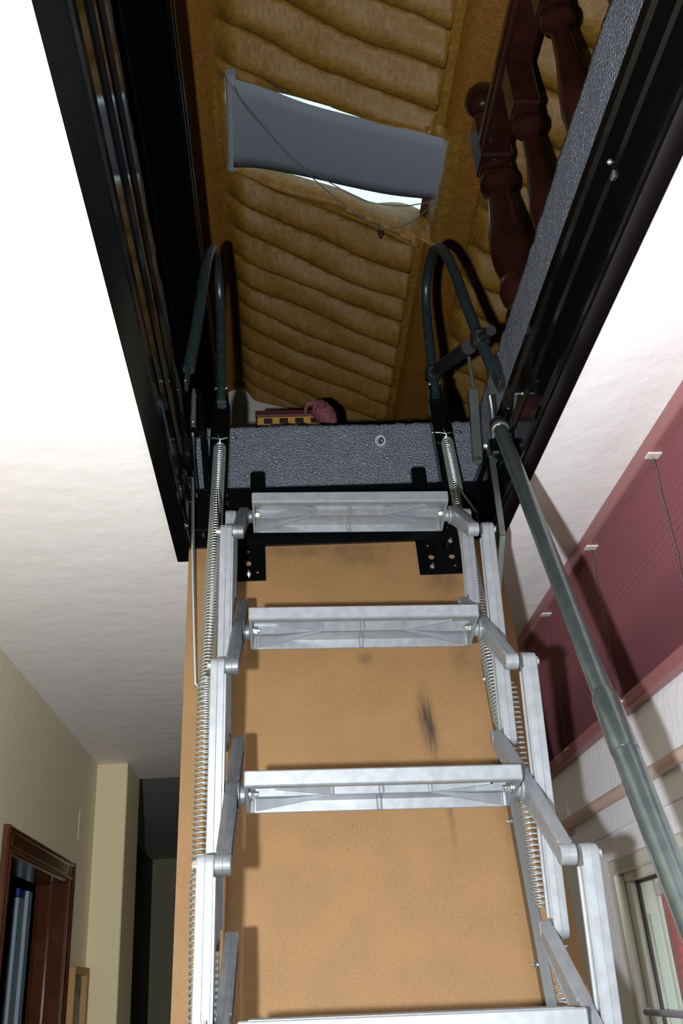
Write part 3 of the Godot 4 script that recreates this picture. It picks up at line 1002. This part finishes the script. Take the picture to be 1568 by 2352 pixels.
func hatch_frame() -> void:
	var fr := thing("hatch_surround", "glossy black steel frame lining the ceiling hatch", "hatch frame", Vector3(0.137, H, -1.15))
	var pr := rail_profile()
	var x0 := -0.213
	var x1 := 0.487
	var z0 := -1.832
	var z1 := -0.45
	var st := mb()
	extrude(st, pr, Vector3(x0, H, z0), Vector3(x0, H, z1), Vector3.RIGHT, Vector3.UP)
	part("side_rail", st, M.steel, fr)
	st = mb()
	extrude(st, pr, Vector3(x1, H, z0), Vector3(x1, H, z1), Vector3.LEFT, Vector3.UP)
	var rr := part("side_rail", st, M.steel, fr)
	st = mb()   # bent screw tab on the right rail
	box(st, Vector3(0.4475, 2.415, -0.835), Vector3(0.004, 0.02, 0.012), 0.001, Basis(Vector3.RIGHT, 0.3))
	lathe(st, [[0.004, 0], [0.004, 0.004], [0.002, 0.006]], Vector3(0.446, 2.425, -0.828), Vector3(-1, 0, 0), 8)
	part("screw", st, M.zinc, rr)
	st = mb()
	# far rail with its stacked grooves
	var p2 := [Vector2(0.05, -0.006), Vector2(0.062, -0.006), Vector2(0.064, 0.012), Vector2(0.060, 0.016), Vector2(0.060, 0.030), Vector2(0.066, 0.034), Vector2(0.066, 0.046), Vector2(0.060, 0.050), Vector2(0.060, 0.085), Vector2(0.067, 0.088), Vector2(0.067, 0.100), Vector2(0.061, 0.104), Vector2(0.061, 0.112), Vector2(0.067, 0.115), Vector2(0.067, 0.130), Vector2(0.061, 0.136), Vector2(0.05, 0.136)]
	extrude(st, p2, Vector3(x0 + 0.03, H, z0), Vector3(x1 - 0.03, H, z0), Vector3(0, 0, 1), Vector3.UP)
	part("end_rail", st, M.steel, fr)
	st = mb()
	extrude(st, pr, Vector3(x0, H, z1), Vector3(x1, H, z1), Vector3(0, 0, -1), Vector3.UP)
	part("end_rail", st, M.steel, fr)
	var flap := thing("hatch_flap", "glossy black upper hatch flap standing open along the left side of the opening", "hatch flap", Vector3(-0.187, AF, -1.25))
	st = mb()
	box2(st, Vector3(-0.198, AF, -2.45), Vector3(-0.179, 3.25, -0.46), 0.003)
	part("flap_panel", st, M.flap, flap)
	st = mb()
	var rp := [Vector2(0, 0), Vector2(0.006, -0.004), Vector2(0.010, 0.002), Vector2(0.010, 0.026), Vector2(0.006, 0.032), Vector2(0.012, 0.038), Vector2(0.013, 0.060), Vector2(0.006, 0.068), Vector2(0, 0.068)]
	extrude(st, rp, Vector3(-0.180, 3.19, -2.45), Vector3(-0.180, 3.19, -0.46), Vector3.RIGHT, Vector3.UP)
	part("rim", st, M.rim, flap)
	for q: float in [-0.036, 0.316]:
		st = mb()
		box2(st, Vector3(q - 0.0155, 2.43, -1.775), Vector3(q + 0.0155, 2.513, -1.742), 0.006)
		part("stop_block", st, M.steel, fr)

func panel_xf() -> Transform3D:
	# x right, y up along the sheet, z out of its front face; origin top left of the front face
	return Transform3D(Basis(Vector3.RIGHT, -PD, PN), Vector3(-0.184, 2.352, -1.7795))

func hatch_door() -> void:
	var X := panel_xf()
	var W := 0.657
	var L := 1.12
	var d := thing("hatch_door", "plain tan fibreboard hatch door hanging down behind the ladder", "hatch door", X.origin + PD * L)
	var st := mb()
	box(st, Vector3(W / 2, -L / 2, -0.0105), Vector3(W, L, 0.019), 0.001)
	var sheet := part("sheet", st, M.mdfedge, d, X)
	st = mb()
	flat(st)
	var q := [Vector3(0, -L, 0), Vector3(W, -L, 0), Vector3(W, 0, 0), Vector3(0, 0, 0)]
	var uv := [Vector2(0, 1), Vector2(1, 1), Vector2(1, 0), Vector2(0, 0)]
	for i in [0, 2, 1, 0, 3, 2]:
		st.set_uv(uv[i]); st.add_vertex(q[i])
	part("face", st, M.mdf, sheet, X)
	# hinge plates with holes
	for k in 2:
		var cx: float = [0.1135, 0.5285][k]
		var hw: float = [0.047, 0.047][k]
		st = mb()
		var poly := PackedVector2Array([Vector2(-hw, -0.095), Vector2(hw, -0.095), Vector2(hw, 0.004), Vector2(-hw, 0.004)])
		plate(st, poly, [Vector2(-0.018 if k == 1 else 0.011, -0.052), Vector2(0.026 if k == 1 else -0.03, -0.052)], 0.0065, [Vector2(-0.022 if k == 1 else 0.011, -0.022), Vector2(0.03, -0.075)], 0.003, 0.003)
		var hx := X * Transform3D(Basis.IDENTITY, Vector3(cx, 0, 0.001))
		var hp := part("hinge_plate", st, M.steel, d, hx)
		for b in ([Vector3(0.012, -0.078, 0.003)] if k == 0 else [Vector3(-0.019, -0.076, 0.003), Vector3(0.028, -0.012, 0.003)]):
			st = mb()
			hexbolt(st, b, Vector3(0, 0, 1), 0.004, 0.005, 0.008)
			part("bolt", st, M.zinc, hp, hx)
	# folded stiffener channels standing on the sheet
	for k in 2:
		var sx: float = [0.055, 0.577][k]
		st = mb()
		var pf := [Vector2(0, 0), Vector2(0.002, 0), Vector2(0.002, 0.024), Vector2(0.0055, 0.024), Vector2(0.0055, 0.018), Vector2(0.016, 0.018), Vector2(0.016, 0.0), Vector2(0.018, 0.0), Vector2(0.018, 0.020), Vector2(0.0075, 0.020), Vector2(0.0075, 0.026), Vector2(0, 0.026)]
		extrude(st, pf, Vector3(sx, -1.1, 0.0005), Vector3(sx, -0.30, 0.0005), Vector3.RIGHT, Vector3(0, 0, 1))
		var ch := part("stiffener", st, M.zincdark, d, X)
		for v in [-0.345, -0.62, -0.85, -0.93]:
			st = mb()
			hexbolt(st, Vector3(sx, v, 0.011), Vector3(-1, 0, 0), 0.0045, 0.005, 0.004)
			part("bolt", st, M.zinc, ch, X)

# flat plate with round holes, built as strips between the holes' polygons
func plate(st: SurfaceTool, poly: PackedVector2Array, big: Array, rb: float, small: Array, rs: float, t: float) -> void:
	var holes := []
	for c in big: holes.append([c, rb])
	for c in small: holes.append([c, rs])
	# cut the plate into vertical strips, each holding at most one hole per piece
	var xs := [poly[0].x, poly[1].x]
	for h in holes:
		xs.append(h[0].x - h[1]); xs.append(h[0].x + h[1])
	var lo := poly[0].x
	var hi := poly[1].x
	var y0 := poly[0].y
	var y1 := poly[2].y
	var n := 96
	flat(st)
	for i in n:
		var xa := lerpf(lo, hi, float(i) / n)
		var xb := lerpf(lo, hi, float(i + 1) / n)
		var xm := (xa + xb) * 0.5
		var cuts := []
		for h in holes:
			var dx: float = absf(xm - h[0].x)
			if dx < h[1]:
				var hh := sqrt(h[1] * h[1] - dx * dx)
				cuts.append([h[0].y - hh, h[0].y + hh])
		cuts.sort_custom(func(a, b): return a[0] < b[0])
		var y := y0
		for c in cuts:
			if c[0] > y: box2(st, Vector3(xa, y, 0), Vector3(xb, c[0], t))
			y = maxf(y, c[1])
		box2(st, Vector3(xa, y, 0), Vector3(xb, y1, t))

# ---------------------------------------------------------------- ladder
const STEP := Vector3(0, -0.263, 0.1293)
const HALF := Vector3(0, -0.098, 0.1388)

func level_xf(k: int) -> Transform3D:
	return Transform3D(Basis(Vector3(0, 0, 1), atan(-0.0252)), Vector3(0.1303 - 0.0041 * k, 2.2453 - 0.263 * k, -1.4535 + 0.1293 * k))

func tread_mesh() -> ArrayMesh:
	var st := mb()
	var w := 0.17
	box2(st, Vector3(-w, 0.012, -0.031), Vector3(w, 0.018, 0.053), 0.001)               # top plate
	box2(st, Vector3(-w, -0.0005, 0.0510), Vector3(w, 0.0185, 0.0562), 0.0016)           # front lip
	box2(st, Vector3(-w + 0.004, -0.0003, 0.040), Vector3(w - 0.004, 0.004, 0.0515), 0.0008)
	box2(st, Vector3(-w + 0.002, -0.0175, -0.031), Vector3(w - 0.002, 0.014, -0.0275), 0.0008)   # back lip
	box2(st, Vector3(-0.064, -0.004, 0.0075), Vector3(0.064, 0.013, 0.0106), 0.0006)     # mid web
	# mid shelf, a trapezoid widening to the back
	var sh := [Vector2(-0.064, 0.0100), Vector2(0.064, 0.0100), Vector2(0.150, -0.0285), Vector2(-0.150, -0.0285)]
	extrude(st, sh, Vector3(0, -0.004, 0), Vector3(0, 0.0005, 0), Vector3.RIGHT, Vector3(0, 0, 1))
	for s: float in [-1.0, 1.0]:
		# end plate, deeper at the back
		var ep := [Vector2(0.054, 0.017), Vector2(0.054, -0.0005), Vector2(0.03, -0.005), Vector2(-0.022, -0.0175), Vector2(-0.030, -0.0175), Vector2(-0.030, 0.017)]
		extrude(st, ep, Vector3(s * (w - 0.0045), 0, 0), Vector3(s * (w - 0.0005), 0, 0), Vector3(0, 0, 1), Vector3.UP)
		# gusset ribs
		beam(st, Vector3(s * 0.132, 0.005, 0.042), Vector3(s * 0.062, 0.0035, 0.0095), Vector3.UP, 0.015, 0.0026, 0.0005)
		flat(st)
		var g0 := Vector3(s * 0.062, 0, 0.0095)
		var g1 := Vector3(s * 0.158, 0, -0.028)
		var nn := Vector3(0, 1, 0).cross(g1 - g0).normalized() * 0.0013
		loft(st, [[g0 - nn + Vector3(0, 0.012, 0), g0 + nn + Vector3(0, 0.012, 0), g0 + nn + Vector3(0, -0.0048, 0), g0 - nn + Vector3(0, -0.0048, 0)], [g1 - nn + Vector3(0, 0.012, 0), g1 + nn + Vector3(0, 0.012, 0), g1 + nn + Vector3(0, -0.0155, 0), g1 - nn + Vector3(0, -0.0155, 0)]])
		# ledge block by the pivot with a sloping nose
		box2(st, Vector3(s * 0.120, -0.003, -0.012), Vector3(s * 0.166, 0.013, 0.001), 0.0008)
		loft(st, [[Vector3(s * 0.121, -0.003, -0.012), Vector3(s * 0.121, -0.003, 0.001), Vector3(s * 0.121, 0.012, 0.001), Vector3(s * 0.121, 0.012, -0.012)], [Vector3(s * 0.076, -0.003, -0.002), Vector3(s * 0.072, -0.003, 0.0085), Vector3(s * 0.072, 0.012, 0.0085), Vector3(s * 0.076, 0.012, -0.002)]])
		cyl(st, Vector3(s * 0.062, 0.013, 0.0105), Vector3(s * 0.062, -0.0045, 0.0105), 0.003, 10)
		cyl(st, Vector3(s * 0.163, 0.010, -0.0262), Vector3(s * 0.163, -0.0177, -0.0262), 0.0032, 10)
	cyl(st, Vector3(0, 0.013, 0.0112), Vector3(0, -0.0045, 0.0112), 0.0036, 12)
	cyl(st, Vector3(0, 0.012, -0.0265), Vector3(0, -0.0177, -0.0265), 0.0036, 12)
	# grip ribs on the top face
	for i in 9: box2(st, Vector3(-w + 0.01, 0.0178, -0.024 + i * 0.0088), Vector3(w - 0.01, 0.0192, -0.0205 + i * 0.0088), 0.0005)
	return mesh_of(st)

func link_layers(xc: float, t: float) -> Array:
	# die-cast draft and parting seam along the edge
	return [[xc - t * 0.5, -0.0012], [xc - t * 0.5 + 0.0012, -0.0003], [xc - 0.0006, 0.0], [xc, 0.0006], [xc + 0.0006, 0.0], [xc + t * 0.5 - 0.0012, -0.0003], [xc + t * 0.5, -0.0012]]

func arm_mesh(s: float, half: bool) -> ArrayMesh:
	var st := mb()
	var xa := s * 0.1872
	var f := HALF
	var r1 := 0.0112
	var tk := 0.0135
	var e0 := [-f.y, -f.z, 0.010]
	var mid := [0.0, 0.0, 0.0165]
	if half: hull(st, [mid, [f.y, f.z, r1]], link_layers(xa, tk))
	else: hull(st, [e0, mid], link_layers(xa, tk))
	if not half: hull(st, [mid, [f.y, f.z, r1]], link_layers(xa, tk))
	# raised borders leave the flanks hollow
	for e in ([1] if half else [-1, 1]):
		var end := f * float(e)
		var dir := end.normalized()
		var nn := Vector3(0, -dir.z, dir.y)
		for u: float in [-1.0, 1.0]:
			var a := dir * 0.022 + nn * u * 0.0125
			var d := end - dir * 0.010 + nn * u * 0.0088
			beam(st, Vector3(xa, a.y, a.z), Vector3(xa, d.y, d.z), Vector3.RIGHT, tk + 0.003, 0.0034, 0.0007)
	# bosses
	cyl(st, Vector3(xa - 0.009, f.y, f.z), Vector3(xa + 0.009, f.y, f.z), r1 + 0.0002, 26, 0.001)
	if not half: cyl(st, Vector3(xa - 0.008, -f.y, -f.z), Vector3(xa + 0.008, -f.y, -f.z), 0.0102, 26, 0.001)
	lathe(st, [[0.0115, 0], [0.0118, 0.001], [0.0118, 0.006], [0.0165, 0.0075], [0.0165, 0.010]], Vector3(s * 0.1703, 0, 0), Vector3(s, 0, 0), 28, false)
	return mesh_of(st)

func bar_mesh(s: float, half: bool) -> ArrayMesh:
	var st := mb()
	var xb := s * 0.2076
	var a := Vector3.ZERO if half else HALF - STEP
	var d := STEP - HALF
	var r := 0.0112
	var t := 0.0185
	hull(st, [[a.y, a.z, r], [d.y, d.z, r]], link_layers(xb - s * -0.0005, t))
	# flange ribs on the outer and inner flanks
	var dir := (d - a).normalized()
	var nn := Vector3(0, -dir.z, dir.y)
	for u: float in [-1.0, 1.0]:
		var p := a + dir * 0.012 + nn * u * 0.0088
		var q := d - dir * 0.012 + nn * u * 0.0088
		beam(st, Vector3(xb - s * 0.0098, p.y, p.z), Vector3(xb - s * 0.0098, q.y, q.z), Vector3.RIGHT, 0.003, 0.0036, 0.0006)
	return mesh_of(st)

func joint_bolt(s: float) -> ArrayMesh:
	var st := mb()
	lathe(st, [[0.0085, 0], [0.0085, 0.0012], [0.0062, 0.0014], [0.0060, 0.004], [0.0045, 0.0056], [0.001, 0.006]], Vector3(s * 0.2168, 0, 0), Vector3(s, 0, 0), 18, false)
	return mesh_of(st)

func ladder() -> void:
	var top := level_xf(0).origin
	var n := 9
	var foot := level_xf(n - 1).origin
	var lad := thing("scissor_ladder", "concertina attic ladder of cast aluminium treads and scissor links", "ladder", Vector3(foot.x, FL, foot.z))
	var tm := tread_mesh()
	var arms := {}
	var bars := {}
	var bolts := {}
	for s: float in [-1.0, 1.0]:
		arms[s] = [arm_mesh(s, false), arm_mesh(s, true)]
		bars[s] = [bar_mesh(s, false), bar_mesh(s, true)]
		bolts[s] = joint_bolt(s)
	var stn := {}
	for s: float in [-1.0, 1.0]:
		var sb := mb()
		hexbolt(sb, Vector3(s * 0.1650, 0.000, 0.006), Vector3(-s, 0, 0), 0.0062, 0.007, 0.004)
		stn[s] = mesh_of(sb)
	for k in n:
		var X := level_xf(k)
		var t := place("tread", tm, M.alu, lad, X)
		for s: float in [-1.0, 1.0]:
			place("nut", stn[s], M.zinc, t, X)
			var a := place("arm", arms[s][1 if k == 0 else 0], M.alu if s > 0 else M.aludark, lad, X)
			a.set_meta("label", "cast arm holding the end of a tread")
			var b := place("link_bar", bars[s][1 if k == 0 else 0], M.alu, lad, X)
			place("joint_bolt", bolts[s], M.zinc, b, X * Transform3D(Basis.IDENTITY, HALF if k == 0 else HALF - STEP))
	# feet
	for s: float in [-1.0, 1.0]:
		var X := level_xf(n - 1)
		var a: Vector3 = X * Vector3(s * 0.2076, HALF.y, HALF.z)
		var st := mb()
		beam(st, a + Vector3(0, 0.01, 0), Vector3(a.x, FL, a.z + 0.06), Vector3.RIGHT, 0.018, 0.024, 0.003)
		part("foot", st, M.rubber, lad)
	# springs, upper pair hooked on the black posts
	var springs := [[Vector3(0.387, 2.580, -1.742), Vector3(0.357, 1.86, -1.475), 0.0128, 0.0072], [Vector3(-0.1165, 2.580, -1.742), Vector3(-0.1255, 1.935, -1.52), 0.0128, 0.0072], [Vector3(0.36, 1.92, -1.405), Vector3(0.36, 1.585, -1.412), 0.0105, 0.0078], [Vector3(-0.1165, 1.955, -1.42), Vector3(-0.122, 1.66, -1.41), 0.0118, 0.0078], [Vector3(0.348, 1.56, -1.30), Vector3(0.343, 1.42, -1.30), 0.0105, 0.0095], [Vector3(-0.1205, 1.66, -1.35), Vector3(-0.1095, 1.36, -1.24), 0.0095, 0.0085]]
	for q in springs:
		var st := mb()
		tube(st, helix(q[0], q[1], q[2], q[3], 12), 0.0016, 6)
		part("spring", st, M.spring, lad)
	for x: float in [0.387, -0.1165]:
		var st := mb()
		tube(st, curve([Vector3(x - 0.030, 2.600, -1.748), Vector3(x - 0.012, 2.597, -1.744), Vector3(x, 2.593, -1.742), Vector3(x + 0.016, 2.597, -1.744), Vector3(x + 0.030, 2.601, -1.748), Vector3(x + 0.034, 2.594, -1.746)], 5), 0.0022, 7)
		tube(st, curve([Vector3(x - 0.004, 2.606, -1.744), Vector3(x - 0.002, 2.594, -1.738), Vector3(x + 0.002, 2.584, -1.742), Vector3(x + 0.009, 2.578, -1.742)], 5), 0.0018, 7)
		part("spring_hook", st, M.zinc, lad)
	# black posts carrying springs and handles, and arms down to the first tread
	for s: float in [-1.0, 1.0]:
		var x := 0.132 + s * 0.2475
		var st := mb()
		var taper := [[2.455, 0.021], [2.62, 0.021], [2.675, 0.020], [2.705, 0.0135], [2.724, 0.0135]]
		var rings := []
		for q in taper:
			var xx: float = x + s * 0.006 * (2.62 - q[0]) / 0.16
			rings.append([Vector3(xx - q[1], q[0], -1.768), Vector3(xx + q[1], q[0], -1.768), Vector3(xx + q[1], q[0], -1.738), Vector3(xx + q[1] - 0.003, q[0], -1.738), Vector3(xx + q[1] - 0.003, q[0], -1.763), Vector3(xx - q[1] + 0.003, q[0], -1.763), Vector3(xx - q[1] + 0.003, q[0], -1.738), Vector3(xx - q[1], q[0], -1.738)])
		loft(st, rings)
		part("post", st, M.steel, lad)
		st = mb()
		var m0: Vector3 = level_xf(0) * Vector3(s * 0.228, 0, 0)
		beam(st, Vector3(x + s * 0.006, 2.47, -1.752), Vector3(m0.x, m0.y - 0.01, m0.z), Vector3.RIGHT, 0.006, 0.03, 0.002)
		part("hanger", st, M.steel, lad)
	# side bolts low on the left bar
	var sb2 := mb()
	hexbolt(sb2, Vector3(-0.083, 1.475, -1.03), Vector3(-1, 0, 0), 0.005, 0.006, 0.010)
	part("stop_bolt", sb2, M.zinc, lad)

# ---------------------------------------------------------------- handles and pole
func handles() -> void:
	var hr := [Vector3(0.378, 2.70, -1.755), Vector3(0.377, 2.80, -1.748), Vector3(0.377, 2.90, -1.738), Vector3(0.378, 2.955, -1.728), Vector3(0.379, 2.995, -1.695), Vector3(0.381, 3.003, -1.630), Vector3(0.383, 2.975, -1.560), Vector3(0.388, 2.87, -1.490), Vector3(0.40, 2.66, -1.43), Vector3(0.413, 2.50, -1.385)]
	var hl := [Vector3(-0.114, 2.70, -1.755), Vector3(-0.114, 2.82, -1.748), Vector3(-0.115, 2.94, -1.742), Vector3(-0.116, 2.99, -1.725), Vector3(-0.118, 3.02, -1.68), Vector3(-0.120, 3.015, -1.62), Vector3(-0.122, 2.975, -1.560), Vector3(-0.128, 2.87, -1.490), Vector3(-0.14, 2.66, -1.43), Vector3(-0.151, 2.53, -1.40)]
	var labs := ["right black tube grab handle, bent like a hairpin, above the grey slab", "left black tube grab handle, bent like a hairpin, beside the dark frame"]
	var k := 0
	for q in [hr, hl]:
		var h := thing("grab_handle", labs[k], "handle", q[0], "bent tube grab handles at the top of the ladder")
		var st := mb()
		tube(st, curve(q, 7), 0.0112, 18)
		part("tube", st, M.handle, h)
		st = mb()   # flattened near end
		var e: Vector3 = q[q.size() - 1]
		var dn: Vector3 = (e - q[q.size() - 2]).normalized()
		beam(st, e - dn * 0.005, e + dn * 0.045, Vector3(0, 0, 1), 0.028, 0.006, 0.002)
		part("flattened_end", st, M.handle, h)
		st = mb()
		for s: float in [-1.0, 1.0]:
			st = mb()
			lathe(st, [[0.005, 0], [0.005, 0.003], [0.003, 0.0045]], q[0] + Vector3(s * 0.0105, 0.035, 0.003), Vector3(s, 0, 0), 10)
			part("bolt", st, M.zinc, h)
		if k == 0:   # clamped crossbar between the legs
			var a := Vector3(0.377, 2.765, -1.752)
			var b := Vector3(0.405, 2.60, -1.412)
			var dr := (b - a).normalized()
			st = mb()
			tube(st, [a + dr * 0.07, a + dr * 0.30], 0.0155, 16)
			part("crossbar", st, M.rubber, h)
			for c in [a, b]:
				st = mb()
				tube(st, [c - dr * 0.03, c + dr * 0.07], 0.010, 12)
				box(st, c, Vector3(0.034, 0.036, 0.034), 0.006, Basis(Vector3.RIGHT, 0.35))
				part("clamp", st, M.rubber, h)
		k += 1
	# telescopic rail beside the ladder
	var pt := Vector3(0.40, 2.36, -1.36)
	var dirp := (Vector3(0.368, 1.59, -0.93) - pt).normalized()
	var L := 1.75
	var pl := thing("handrail_pole", "long grey telescopic metal pole hanging from the hatch to lower right", "pole", pt + dirp * L)
	var js := 0.665
	var st2 := mb()
	tube(st2, [pt, pt + dirp * js], 0.0128, 20)
	part("upper_tube", st2, M.pole, pl)
	st2 = mb()
	lathe(st2, [[0.0128, js - 0.012], [0.0142, js - 0.008], [0.0158, js], [0.0160, js + 0.075], [0.0156, js + 0.08]], pt, dirp, 22)
	part("collar", st2, M.pole, pl)
	st2 = mb()
	tube(st2, [pt + dirp * (js + 0.07), pt + dirp * L], 0.0150, 20)
	part("lower_tube", st2, M.pole, pl)
	st2 = mb()
	lathe(st2, [[0.0130, 0.0], [0.0165, -0.002], [0.0172, -0.010], [0.0165, -0.018], [0.012, -0.026], [0.001, -0.029]], pt, dirp, 20)
	part("cap", st2, M.rubber, pl)
	st2 = mb()
	lathe(st2, [[0.0150, -0.002], [0.0158, 0.0], [0.0158, 0.003], [0.0135, 0.005]], pt, dirp, 20)
	part("ring", st2, M.zinc, pl)

func linkages() -> void:
	# left: bright rod from the frame to the door
	var st := mb()
	var lr := thing("link_rod", "thin bright steel rod down the left edge of the hatch door", "rod", Vector3(-0.158, 2.02, -1.715))
	tube(st, curve([Vector3(-0.171, 2.70, -1.70), Vector3(-0.172, 2.60, -1.70), Vector3(-0.1675, 2.30, -1.702), Vector3(-0.1605, 2.05, -1.706), Vector3(-0.1585, 2.032, -1.708), Vector3(-0.154, 2.024, -1.711), Vector3(-0.140, 2.024, -1.716)], 5), 0.0038, 10)
	part("rod", st, M.zinc, lr)
	st = mb()
	hexbolt(st, Vector3(-0.171, 2.595, -1.70), Vector3(0, 1, 0), 0.0065, 0.008)
	part("nut", st, M.zinc, lr)
	st = mb()
	tube(st, [Vector3(-0.171, 2.61, -1.70), Vector3(-0.171, 2.685, -1.70)], 0.0058, 12)
	part("sleeve", st, M.zinc, lr)
	st = mb()
	box2(st, Vector3(-0.186, 2.578, -1.712), Vector3(-0.148, 2.592, -1.688), 0.002)
	tube(st, [Vector3(-0.206, 2.586, -1.70), Vector3(-0.186, 2.586, -1.70)], 0.003, 8)
	part("yoke", st, M.steel, lr)
	st = mb()
	beam(st, Vector3(-0.160, 2.70, -1.705), Vector3(-0.140, 2.44, -1.70), Vector3.RIGHT, 0.012, 0.004, 0.001)
	beam(st, Vector3(-0.182, 2.66, -1.68), Vector3(-0.160, 2.42, -1.68), Vector3(0, 0, 1), 0.022, 0.004, 0.001)
	part("side_plate", st, M.steel, lr)
	# right: folded lever and flat link
	var rl := thing("link_lever", "folded zinc lever and flat link beside the right spring", "lever", Vector3(0.43, 2.23, -1.63))
	st = mb()
	tube(st, [Vector3(0.4275, 2.70, -1.60), Vector3(0.4285, 2.62, -1.603)], 0.0042, 10)
	part("rod", st, M.zinc, rl)
	st = mb()
	var a := Vector3(0.4265, 2.615, -1.603)
	var d := Vector3(0.428, 2.47, -1.654)
	var ex := Vector3(1, 0, 0)
	var ez := ex.cross((d - a).normalized())
	var pf := [Vector2(-0.009, 0), Vector2(0.010, 0), Vector2(0.010, 0.016), Vector2(0.0085, 0.016), Vector2(0.0085, 0.0015), Vector2(-0.0075, 0.0015), Vector2(-0.0075, 0.014), Vector2(-0.009, 0.014)]
	extrude(st, pf, a, d, ex, ez)
	lathe(st, [[0.0095, 0], [0.0095, 0.002]], d, ez, 16)
	part("lever", st, M.zincdark, rl)
	st = mb()
	beam(st, Vector3(0.421, 2.425, -1.515), Vector3(0.424, 2.238, -1.54), Vector3.RIGHT, 0.012, 0.003, 0.0006)
	beam(st, Vector3(0.424, 2.238, -1.54), Vector3(0.414, 2.12, -1.625), Vector3.RIGHT, 0.011, 0.003, 0.0006)
	part("flat_link", st, M.zincdark, rl)
	st = mb()
	tube(st, curve([Vector3(0.424, 2.51, -1.475), Vector3(0.428, 2.48, -1.49), Vector3(0.427, 2.43, -1.51)], 5), 0.0055, 10)
	part("pivot_rod", st, M.zincdark, rl)
	st = mb()
	box2(st, Vector3(0.416, 2.395, -1.53), Vector3(0.436, 2.43, -1.50), 0.004)
	part("pivot", st, M.steel, rl)
	st = mb()
	hexbolt(st, Vector3(0.412, 2.418, -1.512), Vector3(-1, 0, 0), 0.0055, 0.006)
	part("bolt", st, M.zinc, rl)
	st = mb()
	hexbolt(st, Vector3(0.447, 2.42, -1.34), Vector3(-1, 0, 0), 0.004, 0.004, 0.012)
	part("bolt", st, M.zinc, rl)
